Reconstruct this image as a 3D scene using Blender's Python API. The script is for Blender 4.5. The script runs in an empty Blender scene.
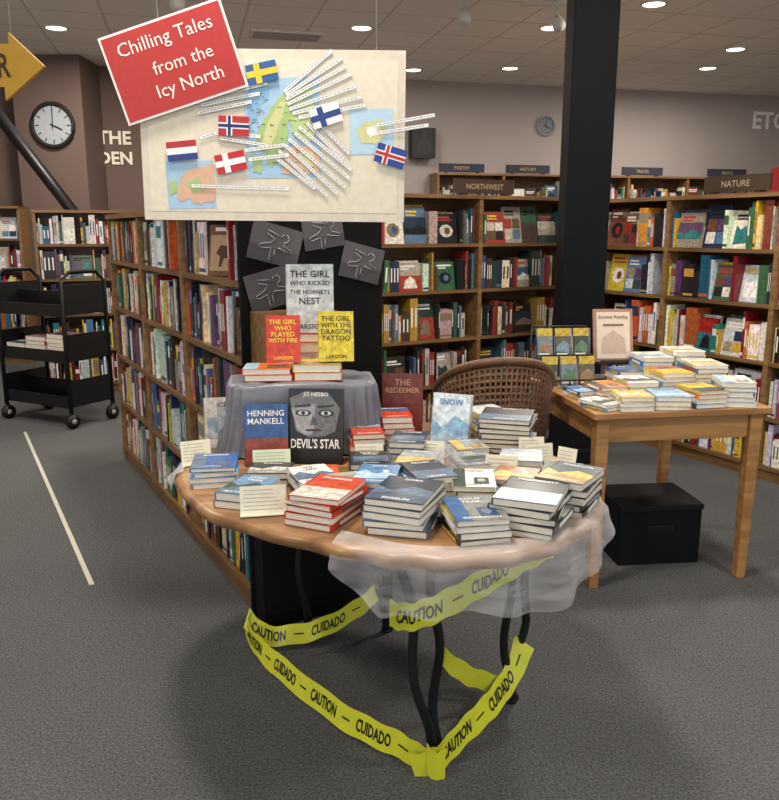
import bpy, math, random
from mathutils import Matrix, Vector, noise
R = random.Random(7)
def C(r,g,b):
    def f(c):
        c/=255.0
        return c/12.92 if c<=0.04045 else ((c+0.055)/1.055)**2.4
    return (f(r),f(g),f(b),1.0)
def T(x,y,z): return Matrix.Translation((x,y,z))
def RX(a): return Matrix.Rotation(math.radians(a),4,'X')
def RY(a): return Matrix.Rotation(math.radians(a),4,'Y')
def RZ(a): return Matrix.Rotation(math.radians(a),4,'Z')
I=Matrix.Identity(4)
sc=bpy.context.scene
try:
    sc.view_settings.view_transform='Standard'
    sc.view_settings.look='None'
except Exception: pass

# ---------------- materials
def newmat(name):
    m=bpy.data.materials.new(name); m.use_nodes=True
    nt=m.node_tree; return m,nt,nt.nodes['Principled BSDF']
def vcmat(name,rough=.5,var=.12,scale=30,metal=0,bump=0,spec=.5,alpha=1,coords='Object',hue=0):
    m,nt,p=newmat(name); n=nt.nodes; l=nt.links
    a=n.new('ShaderNodeAttribute'); a.attribute_name='Col'
    tc=n.new('ShaderNodeTexCoord'); no=n.new('ShaderNodeTexNoise'); no.inputs['Scale'].default_value=scale
    no.inputs['Detail'].default_value=4
    l.new(tc.outputs[coords],no.inputs['Vector'])
    mr=n.new('ShaderNodeMapRange'); mr.inputs[1].default_value=.3; mr.inputs[2].default_value=.7
    mr.inputs[3].default_value=1-var; mr.inputs[4].default_value=1+var
    l.new(no.outputs[0],mr.inputs[0])
    mx=n.new('ShaderNodeVectorMath'); mx.operation='SCALE'
    src=a.outputs['Color']
    if hue:
        vo=n.new('ShaderNodeTexNoise'); vo.inputs['Scale'].default_value=scale*1.3; vo.inputs['Detail'].default_value=3
        l.new(tc.outputs[coords],vo.inputs['Vector'])
        mc=n.new('ShaderNodeMix'); mc.data_type='RGBA'; mc.blend_type='OVERLAY'; mc.inputs[0].default_value=hue
        l.new(a.outputs['Color'],mc.inputs[6]); l.new(vo.outputs['Color'],mc.inputs[7]); src=mc.outputs[2]
    l.new(src,mx.inputs[0]); l.new(mr.outputs[0],mx.inputs['Scale'])
    l.new(mx.outputs[0],p.inputs['Base Color'])
    p.inputs['Roughness'].default_value=rough; p.inputs['Metallic'].default_value=metal
    p.inputs['Specular IOR Level'].default_value=spec; p.inputs['Alpha'].default_value=alpha
    if bump:
        b=n.new('ShaderNodeBump'); b.inputs['Strength'].default_value=bump; b.inputs['Distance'].default_value=.01
        l.new(no.outputs[0],b.inputs['Height']); l.new(b.outputs[0],p.inputs['Normal'])
    return m
def wood(name,c1,c2,stretch=(1,12,12),scale=3,rough=.45):
    m,nt,p=newmat(name); n=nt.nodes; l=nt.links
    tc=n.new('ShaderNodeTexCoord'); mp=n.new('ShaderNodeMapping'); mp.inputs['Scale'].default_value=stretch
    no=n.new('ShaderNodeTexNoise'); no.inputs['Scale'].default_value=scale; no.inputs['Detail'].default_value=6
    no.inputs['Distortion'].default_value=.6
    cr=n.new('ShaderNodeValToRGB'); cr.color_ramp.elements[0].color=c1; cr.color_ramp.elements[1].color=c2
    cr.color_ramp.elements[0].position=.35; cr.color_ramp.elements[1].position=.65
    l.new(tc.outputs['Object'],mp.inputs[0]); l.new(mp.outputs[0],no.inputs['Vector'])
    l.new(no.outputs[0],cr.inputs[0]); l.new(cr.outputs[0],p.inputs['Base Color'])
    p.inputs['Roughness'].default_value=rough
    return m
PAPER=vcmat('paper',.55,.06,40)
GLOSS=vcmat('glossy_cover',.30,.32,55,hue=.35)
MATTE=vcmat('matte_paint',.7,.06,12)
METAL=vcmat('black_metal',.45,.1,20,metal=.0,spec=.35)
STEEL=vcmat('black_column_paint',.75,.1,20,spec=.15)
FABRIC=vcmat('satin_cloth',.34,.12,18,bump=.3)
WICK=vcmat('wicker_cane',.5,.3,60)
PLAS=vcmat('caution_plastic',.35,.05,20)
OAK=wood('oak',C(110,80,48),C(146,110,68))
OAKD=wood('oak_shelf',C(94,68,40),C(130,96,58))
TAB=wood('honey_wood',C(146,102,56),C(178,132,78),(1,9,9),3)
SLAB=wood('live_edge_wood',C(112,78,48),C(166,124,82),(1,6,6),2.5,.35)
tulle,nt,p=newmat('tulle_net'); p.inputs['Base Color'].default_value=C(225,225,228); p.inputs['Roughness'].default_value=.5
_n=nt.nodes.new('ShaderNodeTexNoise'); _n.inputs['Scale'].default_value=7; _n.inputs['Distortion'].default_value=.4
_r=nt.nodes.new('ShaderNodeMapRange'); _r.inputs[1].default_value=.3; _r.inputs[2].default_value=.75; _r.inputs[3].default_value=.08; _r.inputs[4].default_value=.28
nt.links.new(_n.outputs[0],_r.inputs[0])
_lw=nt.nodes.new('ShaderNodeLayerWeight'); _lw.inputs['Blend'].default_value=.35
_m=nt.nodes.new('ShaderNodeMath'); _m.operation='MULTIPLY_ADD'; _m.inputs[1].default_value=.35
nt.links.new(_lw.outputs['Facing'],_m.inputs[0]); nt.links.new(_r.outputs[0],_m.inputs[2]); nt.links.new(_m.outputs[0],p.inputs['Alpha'])
TULLE=tulle
def emis(name,col,s):
    m,nt,p=newmat(name); p.inputs['Emission Color'].default_value=col; p.inputs['Emission Strength'].default_value=s
    p.inputs['Base Color'].default_value=col; return m
LAMP=emis('lamp_lens',(1,.95,.85,1),9)
carpet,nt,p=newmat('carpet'); n=nt.nodes; l=nt.links
tc=n.new('ShaderNodeTexCoord'); n1=n.new('ShaderNodeTexNoise'); n1.inputs['Scale'].default_value=125; n1.inputs['Detail'].default_value=5
n1.inputs['Roughness'].default_value=.9
n2=n.new('ShaderNodeTexNoise'); n2.inputs['Scale'].default_value=1.2
l.new(tc.outputs['Object'],n1.inputs['Vector']); l.new(tc.outputs['Object'],n2.inputs['Vector'])
cr=n.new('ShaderNodeValToRGB'); cr.color_ramp.elements[0].position=.36; cr.color_ramp.elements[1].position=.64
cr.color_ramp.elements[0].color=C(46,48,50); cr.color_ramp.elements[1].color=C(124,125,126)
l.new(n1.outputs[0],cr.inputs[0])
mr=n.new('ShaderNodeMapRange'); mr.inputs[3].default_value=.85; mr.inputs[4].default_value=1.15; l.new(n2.outputs[0],mr.inputs[0])
mx=n.new('ShaderNodeVectorMath'); mx.operation='SCALE'; l.new(cr.outputs[0],mx.inputs[0]); l.new(mr.outputs[0],mx.inputs['Scale'])
l.new(mx.outputs[0],p.inputs['Base Color']); p.inputs['Roughness'].default_value=.95; p.inputs['Specular IOR Level'].default_value=.1
bp=n.new('ShaderNodeBump'); bp.inputs['Strength'].default_value=.6; bp.inputs['Distance'].default_value=.01
l.new(n1.outputs[0],bp.inputs['Height']); l.new(bp.outputs[0],p.inputs['Normal'])
ceil,nt,p=newmat('ceiling_tile'); n=nt.nodes; l=nt.links
tc=n.new('ShaderNodeTexCoord'); mp=n.new('ShaderNodeMapping'); mp.inputs['Rotation'].default_value=(0,0,math.radians(-14))
br=n.new('ShaderNodeTexBrick'); br.offset=0; br.squash=1
br.inputs['Color1'].default_value=C(240,238,234); br.inputs['Color2'].default_value=C(234,232,228); br.inputs['Mortar'].default_value=C(208,206,202)
br.inputs['Scale'].default_value=1; br.inputs['Brick Width'].default_value=.61; br.inputs['Row Height'].default_value=.61; br.inputs['Mortar Size'].default_value=.012
l.new(tc.outputs['Object'],mp.inputs[0]); l.new(mp.outputs[0],br.inputs['Vector']); l.new(br.outputs['Color'],p.inputs['Base Color'])
p.inputs['Roughness'].default_value=.9
def wallmat(name,col):
    m,nt,p=newmat(name); n=nt.nodes; l=nt.links
    tc=n.new('ShaderNodeTexCoord'); no=n.new('ShaderNodeTexNoise'); no.inputs['Scale'].default_value=2
    cr=n.new('ShaderNodeValToRGB'); cr.color_ramp.elements[0].color=tuple(c*.9 for c in col[:3])+(1,); cr.color_ramp.elements[1].color=tuple(min(1,c*1.08) for c in col[:3])+(1,)
    l.new(tc.outputs['Object'],no.inputs['Vector']); l.new(no.outputs[0],cr.inputs[0]); l.new(cr.outputs[0],p.inputs['Base Color'])
    p.inputs['Roughness'].default_value=.85; return m
WLIGHT=wallmat('lavender_taupe_paint',C(178,168,164)); WDARK=wallmat('brown_paint',C(112,93,86))

# ---------------- builder
class B:
    def __init__(s): s.v=[];s.f=[];s.c=[];s.m=[];s.s=[];s.mats=[]
    def add(s,vs,fs,M,mat,col=(1,1,1,1),smooth=False):
        if mat not in s.mats: s.mats.append(mat)
        mi=s.mats.index(mat); o=len(s.v)
        s.v.extend([tuple(M@Vector(v)) for v in vs])
        for f in fs:
            s.f.append(tuple(i+o for i in f)); s.c.append(col); s.m.append(mi); s.s.append(smooth)
    def box(s,M,x0,x1,y0,y1,z0,z1,mat,col=(1,1,1,1)):
        vs=[(x0,y0,z0),(x1,y0,z0),(x1,y1,z0),(x0,y1,z0),(x0,y0,z1),(x1,y0,z1),(x1,y1,z1),(x0,y1,z1)]
        s.add(vs,[(0,3,2,1),(4,5,6,7),(0,1,5,4),(1,2,6,5),(2,3,7,6),(3,0,4,7)],M,mat,col)
    def quad(s,M,x0,x1,z0,z1,y,mat,col):
        s.add([(x0,y,z0),(x1,y,z0),(x1,y,z1),(x0,y,z1)],[(0,1,2,3)],M,mat,col)
    def poly(s,M,pts,y,mat,col):
        s.add([(a,y,b) for a,b in pts],[tuple(range(len(pts)))],M,mat,col)
    def ell(s,M,cx,cz,rx,rz,y,mat,col,n=24):
        s.poly(M,[(cx+rx*math.cos(2*math.pi*i/n),cz+rz*math.sin(2*math.pi*i/n)) for i in range(n)],y,mat,col)
    def tube(s,M,path,r,mat,col=(1,1,1,1),n=8,closed=False):
        P=[Vector(p) for p in path]; vs=[];fs=[]; k=len(P)
        rr=r if isinstance(r,(list,tuple)) else [r]*k
        for i,p in enumerate(P):
            if closed: d=(P[(i+1)%k]-P[i-1])
            else: d=(P[min(i+1,k-1)]-P[max(i-1,0)])
            d.normalize()
            up=Vector((0,0,1)) if abs(d.z)<.9 else Vector((1,0,0))
            a=d.cross(up).normalized(); b=d.cross(a).normalized()
            for j in range(n):
                t=2*math.pi*j/n; vs.append(p+(a*math.cos(t)+b*math.sin(t))*rr[i])
        for i in range(k if closed else k-1):
            i2=(i+1)%k
            for j in range(n):
                fs.append((i*n+j,i*n+(j+1)%n,i2*n+(j+1)%n,i2*n+j))
        if not closed: fs.append(tuple(range(n))[::-1]); fs.append(tuple((k-1)*n+j for j in range(n)))
        s.add(vs,fs,M,mat,col,True)
    def grid(s,M,rows,mat,col,closed=False):
        nr=len(rows);nc=len(rows[0]); vs=[p for r in rows for p in r]; fs=[]
        for i in range(nr-1):
            for j in range(nc if closed else nc-1):
                j2=(j+1)%nc
                fs.append((i*nc+j,i*nc+j2,(i+1)*nc+j2,(i+1)*nc+j))
        s.add(vs,fs,M,mat,col,True)
    def build(s,name,M=None,parent=None,bevel=0):
        v=s.v; loc=Vector((0,0,0))
        if M is None:
            xs=[a[0] for a in v];ys=[a[1] for a in v];zs=[a[2] for a in v]
            loc=Vector(((min(xs)+max(xs))/2,(min(ys)+max(ys))/2,min(zs)))
            v=[(a[0]-loc.x,a[1]-loc.y,a[2]-loc.z) for a in v]; M=T(*loc)
        me=bpy.data.meshes.new(name); me.from_pydata(v,[],s.f)
        for m in s.mats: me.materials.append(m)
        me.polygons.foreach_set('material_index',s.m); me.polygons.foreach_set('use_smooth',s.s)
        at=me.color_attributes.new('Col','FLOAT_COLOR','CORNER'); buf=[]
        for f,c in zip(s.f,s.c): buf.extend((list(c)+[1.0])[:4]*len(f))
        at.data.foreach_set('color',buf); me.update()
        o=bpy.data.objects.new(name,me); sc.collection.objects.link(o); o.matrix_world=M
        if bevel:
            md=o.modifiers.new('bev','BEVEL'); md.width=bevel; md.segments=2; md.limit_method='ANGLE'
        return o
_tc={}
def textmesh(t,bold=0):
    if (t,bold) in _tc: return _tc[(t,bold)]
    cu=bpy.data.curves.new('t','FONT'); cu.body=t; cu.align_x='CENTER'; cu.size=1; cu.resolution_u=2; cu.offset=bold; cu.fill_mode='FRONT'
    o=bpy.data.objects.new('t',cu); sc.collection.objects.link(o)
    dg=bpy.context.evaluated_depsgraph_get(); dg.update()
    me=bpy.data.meshes.new_from_object(o.evaluated_get(dg))
    vs=[(v.co.x,v.co.y) for v in me.vertices]; fs=[tuple(q.vertices) for q in me.polygons]
    bpy.data.objects.remove(o); bpy.data.curves.remove(cu); bpy.data.meshes.remove(me)
    x0=min(a for a,b in vs);x1=max(a for a,b in vs);y0=min(b for a,b in vs);y1=max(b for a,b in vs)
    vs=[(a-(x0+x1)/2,b-(y0+y1)/2) for a,b in vs]
    _tc[(t,bold)]=(vs,fs,x1-x0,y1-y0); return _tc[(t,bold)]
def text(b,M,t,cx,cz,w,h,y,mat,col,bold=0,stretch=False):
    vs,fs,W,H=textmesh(t,bold); s=min(w/W,h/H); sx=sy=s
    if stretch: sx=w/W; sy=h/H
    b.add([(cx+a*sx,y,cz+c*sy) for a,c in vs],fs,M,mat,col)

# ---------------- books
CREAM=C(224,218,202)
WORDS=['NOIR','WINTER','ICE MOON','NORTH WIND','SILENCE','FJORD','MURDER','SNOW','THE DARK','FROST','BOREALIS','SHADOW','MIDNIGHT','VOICES','THE LAKE','COLD TRAIL']
AUTH=['NESSER','INDRIDASON','EDWARDSON','HOLT','FOSSUM','SJOWALL','ALVTEGEN']
WH=C(236,234,230); BK=C(22,22,24)
def book(b,M,w,h,t,col,title=None,tcol=None,col2=None,kind=None,sub=None,ct=.0015):
    b.box(M,-w/2+.002,w/2-.003,-t/2+ct*.8,t/2-ct*.8,.002,h-.002,PAPER,CREAM)
    b.box(M,-w/2,w/2,-t/2,-t/2+ct,0,h,GLOSS,col)
    b.box(M,-w/2,w/2,t/2-ct,t/2,0,h,GLOSS,col)
    b.box(M,-w/2-.0008,-w/2+.002,-t/2,t/2,0,h,GLOSS,col)
    y=-t/2-.0006
    if kind is None: kind=R.randint(0,6)
    c2=col2 or R.choice([C(90,110,132),C(140,156,170),C(60,66,76),C(160,66,44),C(46,90,140),C(190,186,176),C(40,60,50),C(170,196,214),C(206,170,80)])
    c3=tuple((a+q)/2 for a,q in zip(c2,col))
    tc=tcol or (WH if sum(col[:3])<1.0 else BK)
    if kind==0: b.quad(M,-w/2,w/2,h*.62,h*.97,y,GLOSS,c2)
    if kind==1: b.quad(M,-w*.42,w*.42,h*.2,h*.62,y,GLOSS,c2); b.poly(M,[(-w*.42,h*.2),(w*.42,h*.2),(w*.42,h*.33),(w*.1,h*.42),(-w*.2,h*.3),(-w*.42,h*.4)],y-.0002,GLOSS,c3)
    if kind==2: b.quad(M,-w/2,w/2,0.002,h*.45,y,GLOSS,c2)
    if kind in(3,6):
        b.poly(M,[(-w/2,0.002),(w/2,.002),(w/2,h*.5),(w*.1,h*.62),(-w*.2,h*.4),(-w/2,h*.55)],y,GLOSS,c2)
        b.poly(M,[(-w/2,0.002),(w/2,.002),(w/2,h*.3),(w*.2,h*.26),(-w*.1,h*.36),(-w/2,h*.22)],y-.0002,GLOSS,c3)
        if kind==6:
            for i in range(5):
                x=-w*.4+i*w*.19; b.poly(M,[(x,h*.2),(x+w*.015,h*.2),(x+w*.01,h*.6)],y-.0003,GLOSS,BK)
    if kind==4:
        b.poly(M,[(-w/2,h*.2),(w/2,h*.25),(w/2,h*.42),(w*.2,h*.6),(0,h*.45),(-w*.3,h*.66),(-w/2,h*.5)],y,GLOSS,c2); b.ell(M,w*.2,h*.62,w*.08,w*.08,y-.0002,GLOSS,WH,12)
    if kind==5:
        b.quad(M,-w*.5,-w*.2,0,h,y,GLOSS,c2); b.quad(M,w*.0,w*.35,h*.15,h*.5,y,GLOSS,tuple(c*.6 for c in c2[:3])+(1,)); b.ell(M,w*.17,h*.34,w*.1,w*.13,y-.0002,GLOSS,c3,12)
    if title is None:
        b_t=R.choice(WORDS); L=b_t.split(' ')
        if sub is None: sub=R.choice(AUTH)
    else: L=title.split('\n') if title else []
    for i,s in enumerate(L):
        text(b,M,s,0,h*.86-i*h*.13,w*.84,h*(.10 if title else .08),y-.0008,PAPER,tc,.01)
    if sub: text(b,M,sub,0,h*.1,w*.7,h*.07,y-.0008,PAPER,tc,.01)
    xs=-w/2-.0016
    b.add([(xs,-t*.3,h*.15),(xs,t*.3,h*.15),(xs,t*.3,h*.75),(xs,-t*.3,h*.75)],[(0,1,2,3)],M,PAPER,R.choice([WH,c2,C(200,180,90)]))
NOIR=[C(34,38,46),C(50,66,84),C(86,100,118),C(26,26,30),C(110,44,36),C(140,156,168),C(44,84,130),C(70,84,74),C(190,194,196),C(214,210,200)]
DK=[C(26,30,36),C(40,56,72),C(28,28,30),C(60,76,86),C(46,40,44)]
FLAT=RX(-90)
def stack(name,x,y,z,n,w,h,t,ang,pal,jit=6,title=None,top=None):
    b=B(); zz=z
    for i in range(n):
        tt=t*R.uniform(.8,1.2)
        c=R.choice(pal)
        if top and i==n-1: c=top
        M=T(x,y,zz+tt/2)@RZ(ang+R.uniform(-jit,jit)+R.choice([0,0,180 if i<n-1 else 0]))@T(R.uniform(-.006,.006),-h/2,0)@FLAT
        book(b,M,w,h,tt,c,title=title if i==n-1 else '',kind=None,ct=.001)
        zz+=tt+.0012
    b.build(name); return zz
def standing(name,x,y,z,w,h,t,ang,lean,col,**k):
    b=B(); M=T(x,y,z)@RZ(ang)@RX(-lean)
    book(b,M,w,h,t,col,**k)
    a=math.radians(lean)
    b.box(T(x,y,z)@RZ(ang),-.012,.012,t/2+h*.3*math.sin(a)+.002,t/2+h*.3*math.sin(a)+.05,0,.004,PAPER,C(120,120,120))
    b.build(name); return M
def card(name,x,y,z,w,h,ang,lean,col=C(232,228,206)):
    b=B(); M=T(x,y,z)@RZ(ang)@RX(-lean)
    b.box(M,-w/2,w/2,0,.0015,0,h,PAPER,col)
    for i in range(6):
        b.quad(M,-w*.42,w*R.uniform(.2,.42),h*(.85-i*.13),h*(.865-i*.13),-.0008,PAPER,C(140,138,130))
    b.box(M,-w/2,w/2,-.012,0,0,.003,PAPER,col)
    b.build(name)

SP=[C(40,52,84),C(160,40,34),C(230,224,206),C(34,34,38),C(70,100,74),C(206,160,60),C(120,70,50),C(86,120,160),C(206,202,196),C(130,30,40),C(60,70,68),C(228,208,158),C(38,92,130),C(96,64,100),C(196,96,50),C(240,240,236),C(70,46,36),C(150,140,120),C(240,236,226),C(196,206,214),C(44,120,124),C(214,190,60),C(40,40,44),C(226,222,216)]
SPD=[C(50,44,44),C(76,62,54),C(40,54,76),C(120,50,40),C(130,110,90),C(170,160,144),C(46,66,56),C(34,34,38),C(98,78,60),C(200,190,172),C(90,116,140),C(160,60,50),C(226,220,206),C(186,146,66),C(60,90,120),C(60,100,70),C(30,30,34)]
def cover(b,m,w,h,pal,y=-.001):
    c2=R.choice(pal); c3=R.choice(pal); k=R.randint(0,4)
    if k==0:
        b.quad(m,-w*.5,w*.5,h*.25,h*.72,y,GLOSS,c2); b.poly(m,[(-w*.5,h*.25),(w*.5,h*.25),(w*.5,h*.4),(w*.1,h*.52),(-w*.2,h*.38),(-w*.5,h*.48)],y-.0008,GLOSS,c3)
    elif k==1: b.ell(m,0,h*.42,w*.32,h*.22,y,GLOSS,c2,9); b.ell(m,w*.05,h*.42,w*.14,h*.12,y-.0008,GLOSS,c3,7)
    elif k==2: b.quad(m,-w*.5,w*.5,0,h*.55,y,GLOSS,c2); b.poly(m,[(-w*.3,h*.1),(w*.3,h*.1),(w*.22,h*.4),(w*.02,h*.52),(-w*.2,h*.38)],y-.0008,GLOSS,c3)
    elif k==3: b.poly(m,[(-w*.4,h*.1),(w*.4,h*.15),(w*.2,h*.6),(-w*.1,h*.5),(-w*.35,h*.62)],y,GLOSS,c2)
    else:
        for i in range(2):
            for j in range(2): b.quad(m,-w*.42+i*w*.44,-w*.02+i*w*.44,h*.1+j*h*.3,h*.37+j*h*.3,y,GLOSS,R.choice(pal))
    tcx=R.choice([WH,BK,C(220,190,60),C(180,40,36)])
    b.quad(m,-w*.38,w*R.uniform(.1,.38),h*.84,h*.90,y-.0008,PAPER,tcx); b.quad(m,-w*.38,w*R.uniform(-.1,.38),h*.76,h*.80,y-.0008,PAPER,tcx)
def fill(b,M,x0,x1,z,gap,y0,pal,face=.0,full=1.0,dense=.99,skip=None):
    x=x0+.003; end=x0+(x1-x0)*full
    while x<end-.012:
        if skip and skip[0]<x<skip[1]: x=skip[1]; continue
        r=R.random()
        if r<face*.5 and end-x>.2:
            w=R.uniform(.12,.19); h=min(gap*.92,R.uniform(.2,.27)); c=R.choice(pal)
            m=M@T(x+w/2,y0+.045,z+.001)@RX(-10)
            b.box(m,-w/2,w/2,0,.02,0,h,GLOSS,c); cover(b,m,w,h,pal)
            if R.random()<.6:
                c=R.choice(pal); h2=h*R.uniform(.9,1); m=M@T(x+w/2,y0+.02,z+.001)@RX(-10); b.box(m,-w/2,w/2,0,.018,0,h2,GLOSS,c); cover(b,m,w,h2,pal)
            b.box(M@T(x+w/2,y0+.14,z+.001),-w*.45,w*.45,0,.08,0,h*.8,PAPER,R.choice(pal))
            x+=w+.006; continue
        if R.random()>dense: x+=R.uniform(.015,.05); continue
        n=R.choice([1,1,1,1,1,2,3]); t=R.choice([R.uniform(.006,.016),R.uniform(.010,.024),R.uniform(.018,.034)]); c=R.choice(pal)
        c=tuple(min(1,q*R.uniform(.8,1.15)) for q in c[:3])+(1,)
        h=min(gap*.95,max(.15,R.gauss(.215,.035))); d=R.uniform(.13,.17); o=R.uniform(0,.02); c2=R.choice(pal); lab=R.random()
        for q in range(n):
            if x+t>end: break
            m=M@T(x,y0+o,z+.001)
            if n==1 and R.random()<.08: m=m@RY(R.uniform(3,9))
            b.box(m,0,t-.001,0,d,0,h,GLOSS,c)
            if lab<.35: b.quad(m,t*.28,t*.66,h*.32,h*.78,-.0012,PAPER,WH if sum(c[:3])<1 else c2)
            elif lab<.5: b.quad(m,0,t-.001,h*.62,h*.86,-.0012,PAPER,c2)
            if lab>.3 and lab<.7: b.quad(m,0,t-.001,h*.05,h*.12,-.0012,PAPER,c2)
            x+=t
        if x+t>end: x+=.002
        if end-x<.02: break
def bookcase(M,L,D,H,shelves,bays,double=False,pal=SP,face=0,faces=None,endmat=None,top_books=False,seed=1,skip=None):
    R.seed(seed)
    f=B()
    f.box(I,0,.025,0,D,0,H,OAK); f.box(I,L-.025,L,0,D,0,H,OAK)
    if endmat: f.box(I,L,L+.02,-.01,D+.01,0,H+.02,STEEL,C(16,16,18))
    f.box(I,.025,L-.025,.02,D-.02,0,.07,OAKD)
    yb=D/2 if double else D-.02
    f.box(I,.025,L-.025,yb-.006,yb+.006,.07,H-.02,OAKD)
    f.box(I,-.01,L,-.01,D+.01,H-.025,H,OAK)
    for z in shelves: f.box(I,.025,L-.025,.004,D-.004 if double else D-.026,z-.022,z,OAKD)
    for i in range(1,bays):
        x=L*i/bays; f.box(I,x-.016,x+.016,0,D,.07,H-.025,OAK)
    f.build('bookcase',M)
    b=B(); sh=list(shelves)+[H]
    for i in range(len(shelves)):
        gap=sh[i+1]-sh[i]-.03
        for k in range(bays):
            xa=L*k/bays+.02; xb=L*(k+1)/bays-.02
            fc=faces[i] if faces else face
            fill(b,I,xa,xb,sh[i],gap,.015,pal,fc,R.uniform(.88,1) if R.random()<.25 else 1,skip=skip if i==len(shelves)-1 else None)
            if double: fill(b,T(L,D,0)@RZ(180),L-xb,L-xa,sh[i],gap,.015,pal,fc)
    if top_books: fill(b,I,.05,L-.05,H,.3,.06,pal,.8,1,.85)
    b.build('shelved_books',M)

# ---------------- room
def slab(name,M,dims,mat):
    b=B(); b.box(I,*dims,mat); return b.build(name,M)
slab('floor',T(0,0,0),(-5.6,8,-3,13,-.1,0),carpet)
slab('ceiling',T(0,0,0),(-5.6,8,-3,13,3.3,3.4),ceil)
WA=13.8
WM=T(.26,10.7,0)@RZ(WA)
slab('wall_back',WM,(-3.2,8.3,0,.12,0,3.3),WLIGHT)
slab('wall_back_brown',WM,(-6.4,-3.2,0,.12,0,3.3),WDARK)
slab('wall_left',T(0,0,0),(-5.72,-5.6,-3,9.4,0,3.3),WLIGHT)
slab('wall_right',T(0,0,0),(8,8.12,-3,13,0,3.3),WLIGHT)
slab('baseboard_back',WM,(-6,8,-.015,0,0,.1),OAKD)
slab('wall_column',T(-3.72,9.2,0),(-.38,.37,0,.6,0,3.3),WDARK)
b=B(); b.box(I,-.010,.010,0,2.95,0,.003,PAPER,C(200,196,180)); b.build('floor_tape_line',T(-1.243,3.107,0)@RZ(29))
b=B(); px,py=1.178,5.0
b.box(I,-.13,.13,-.12,.12,0,3.3,STEEL,C(15,16,20)); b.box(I,-.15,.15,-.14,.14,0,.1,STEEL,C(15,16,20)); b.box(I,-.15,.15,-.14,.14,3.27,3.3,STEEL,C(15,16,20))
b.build('steel_column',T(px,py,0),bevel=.012)
b=B(); b.tube(I,[(-4.35,8.2,3.3),(-2.0,8.2,0.0)],.06,METAL,C(16,16,20),n=4); b.build('diagonal_brace')

# ---------------- bookcases
LL=2.48; LD=.54
LM=T(-1.722,4.998,0)@RZ(-61)
bookcase(LM,LL,LD,1.54,[.09,.39,.69,.99,1.27],3,True,SP,endmat=METAL,faces=[0,.0,.0,.0,.05],seed=11,skip=(1.98,2.28))
b=B(); M=T(0,.05,0)@RZ(32)@RX(-8)
b.box(M,-.11,.11,0,.02,0,.2,GLOSS,C(120,84,62)); b.quad(M,-.10,.10,.02,.16,-.001,PAPER,C(180,150,120)) 
b.poly(M,[(-.07,.09),(-.05,.12),(.02,.115),(.05,.14),(.075,.135),(.08,.115),(.06,.11),(.045,.08),(.045,.035),(.035,.035),(.03,.07),(-.03,.07),(-.045,.035),(-.055,.035),(-.05,.075)],-.002,PAPER,C(84,48,32)); b.quad(M,-.08,.06,.175,.19,-.001,PAPER,WH)
b.build('picture_book',LM@T(2.13,.02,1.272))
MM=T(-.75,4.82,0)@RZ(29)
bookcase(MM,2.36,.35,1.68,[.09,.40,.72,1.05,1.36],3,False,SPD,faces=[.0,.1,.1,.35,1.1],seed=12)
RM=T(1.40,5.97,0)@RZ(-61)
bookcase(RM,3.2,.35,1.66,[.09,.38,.70,1.03,1.34],4,False,SP,faces=[.15,.25,.15,.4,1.0],seed=13)
bookcase(T(-3.05,7.0,0)@RZ(20),1.05,.5,1.62,[.09,.40,.72,1.03,1.33],1,True,SP,faces=[0,0,.2,.1,.1],seed=14)
bookcase(T(-5.3,8.6,0)@RZ(8),1.35,.35,1.7,[.09,.40,.72,1.03,1.36],2,False,SP,face=.2,seed=15)
bookcase(T(.6,10.35,0)@RZ(WA),6.2,.35,2.15,[.09,.42,.75,1.08,1.42,1.76],7,False,SPD,face=.3,seed=16)
bookcase(T(1.2,7.7,0)@RZ(17),2.2,.5,1.72,[.09,.40,.72,1.05,1.38],2,True,SP,face=.4,seed=17)
bookcase(T(3.6,7.6,0)@RZ(12),2.4,.5,1.8,[.09,.40,.72,1.05,1.42],2,True,SP,face=.4,seed=18,top_books=True)
bookcase(T(-2.4,8.6,0)@RZ(14),2.6,.4,1.8,[.09,.40,.72,1.05,1.42],3,False,SPD,face=.2,seed=19)
def header(M,w,t,h=.11,col=C(66,48,34)):
    b=B(); b.box(I,-w/2,w/2,-.012,.012,.016,h,MATTE,col); text(b,I,t,0,h*.56,w*.62,h*.34,-.014,PAPER,C(176,158,120),.01)
    for x in(-w*.35,w*.35): b.box(I,x-.02,x+.02,-.03,.03,0.001,.016,MATTE,C(40,30,24))
    b.build('section_sign',M)
header(MM@T(1.66,.1,1.68),.5,'NORTHWEST')
header(RM@T(1.22,.1,1.66),.46,'NATURE')
for x,t in((.35,'POETRY'),(1.25,'HISTORY'),(2.9,'TRAVEL'),(4.2,'ESSAYS')):
    header(T(.6,10.35,0)@RZ(WA)@T(x,.1,2.15),.60,t,.12,C(50,50,66))

# endcap photos + oak drawers
EM=LM@T(LL+.022,0,0)@RZ(90)
def photocard(s,z,w,h,rot):
    b=B(); M=I@RY(-rot)
    b.box(M,-w/2,w/2,0,.003,-h/2,h/2,PAPER,C(84,82,86))
    b.quad(M,-w/2,w/2,-h/2,-h*.1,-.0006,PAPER,C(68,66,70))
    o=[(-.008,.052),(.006,.052),(.012,.042),(.008,.030),(.018,.024),(.045,.040),(.052,.034),(.028,.012),(.016,.006),(.016,-.012),(.040,-.034),(.036,-.044),(.028,-.042),(.002,-.020),(-.014,-.050),(-.026,-.052),(-.026,-.044),(-.014,-.014),(-.016,.006),(-.046,-.008),(-.054,-.002),(-.024,.022),(-.010,.028),(-.016,.040)]
    b.tube(M@RY(50),[(x*1.05,-.002,y*1.05) for x,y in o],.0012,PAPER,C(180,180,184),n=4,closed=True)
    b.build('crime_scene_photo',EM@T(s,-.008,z))
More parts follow.
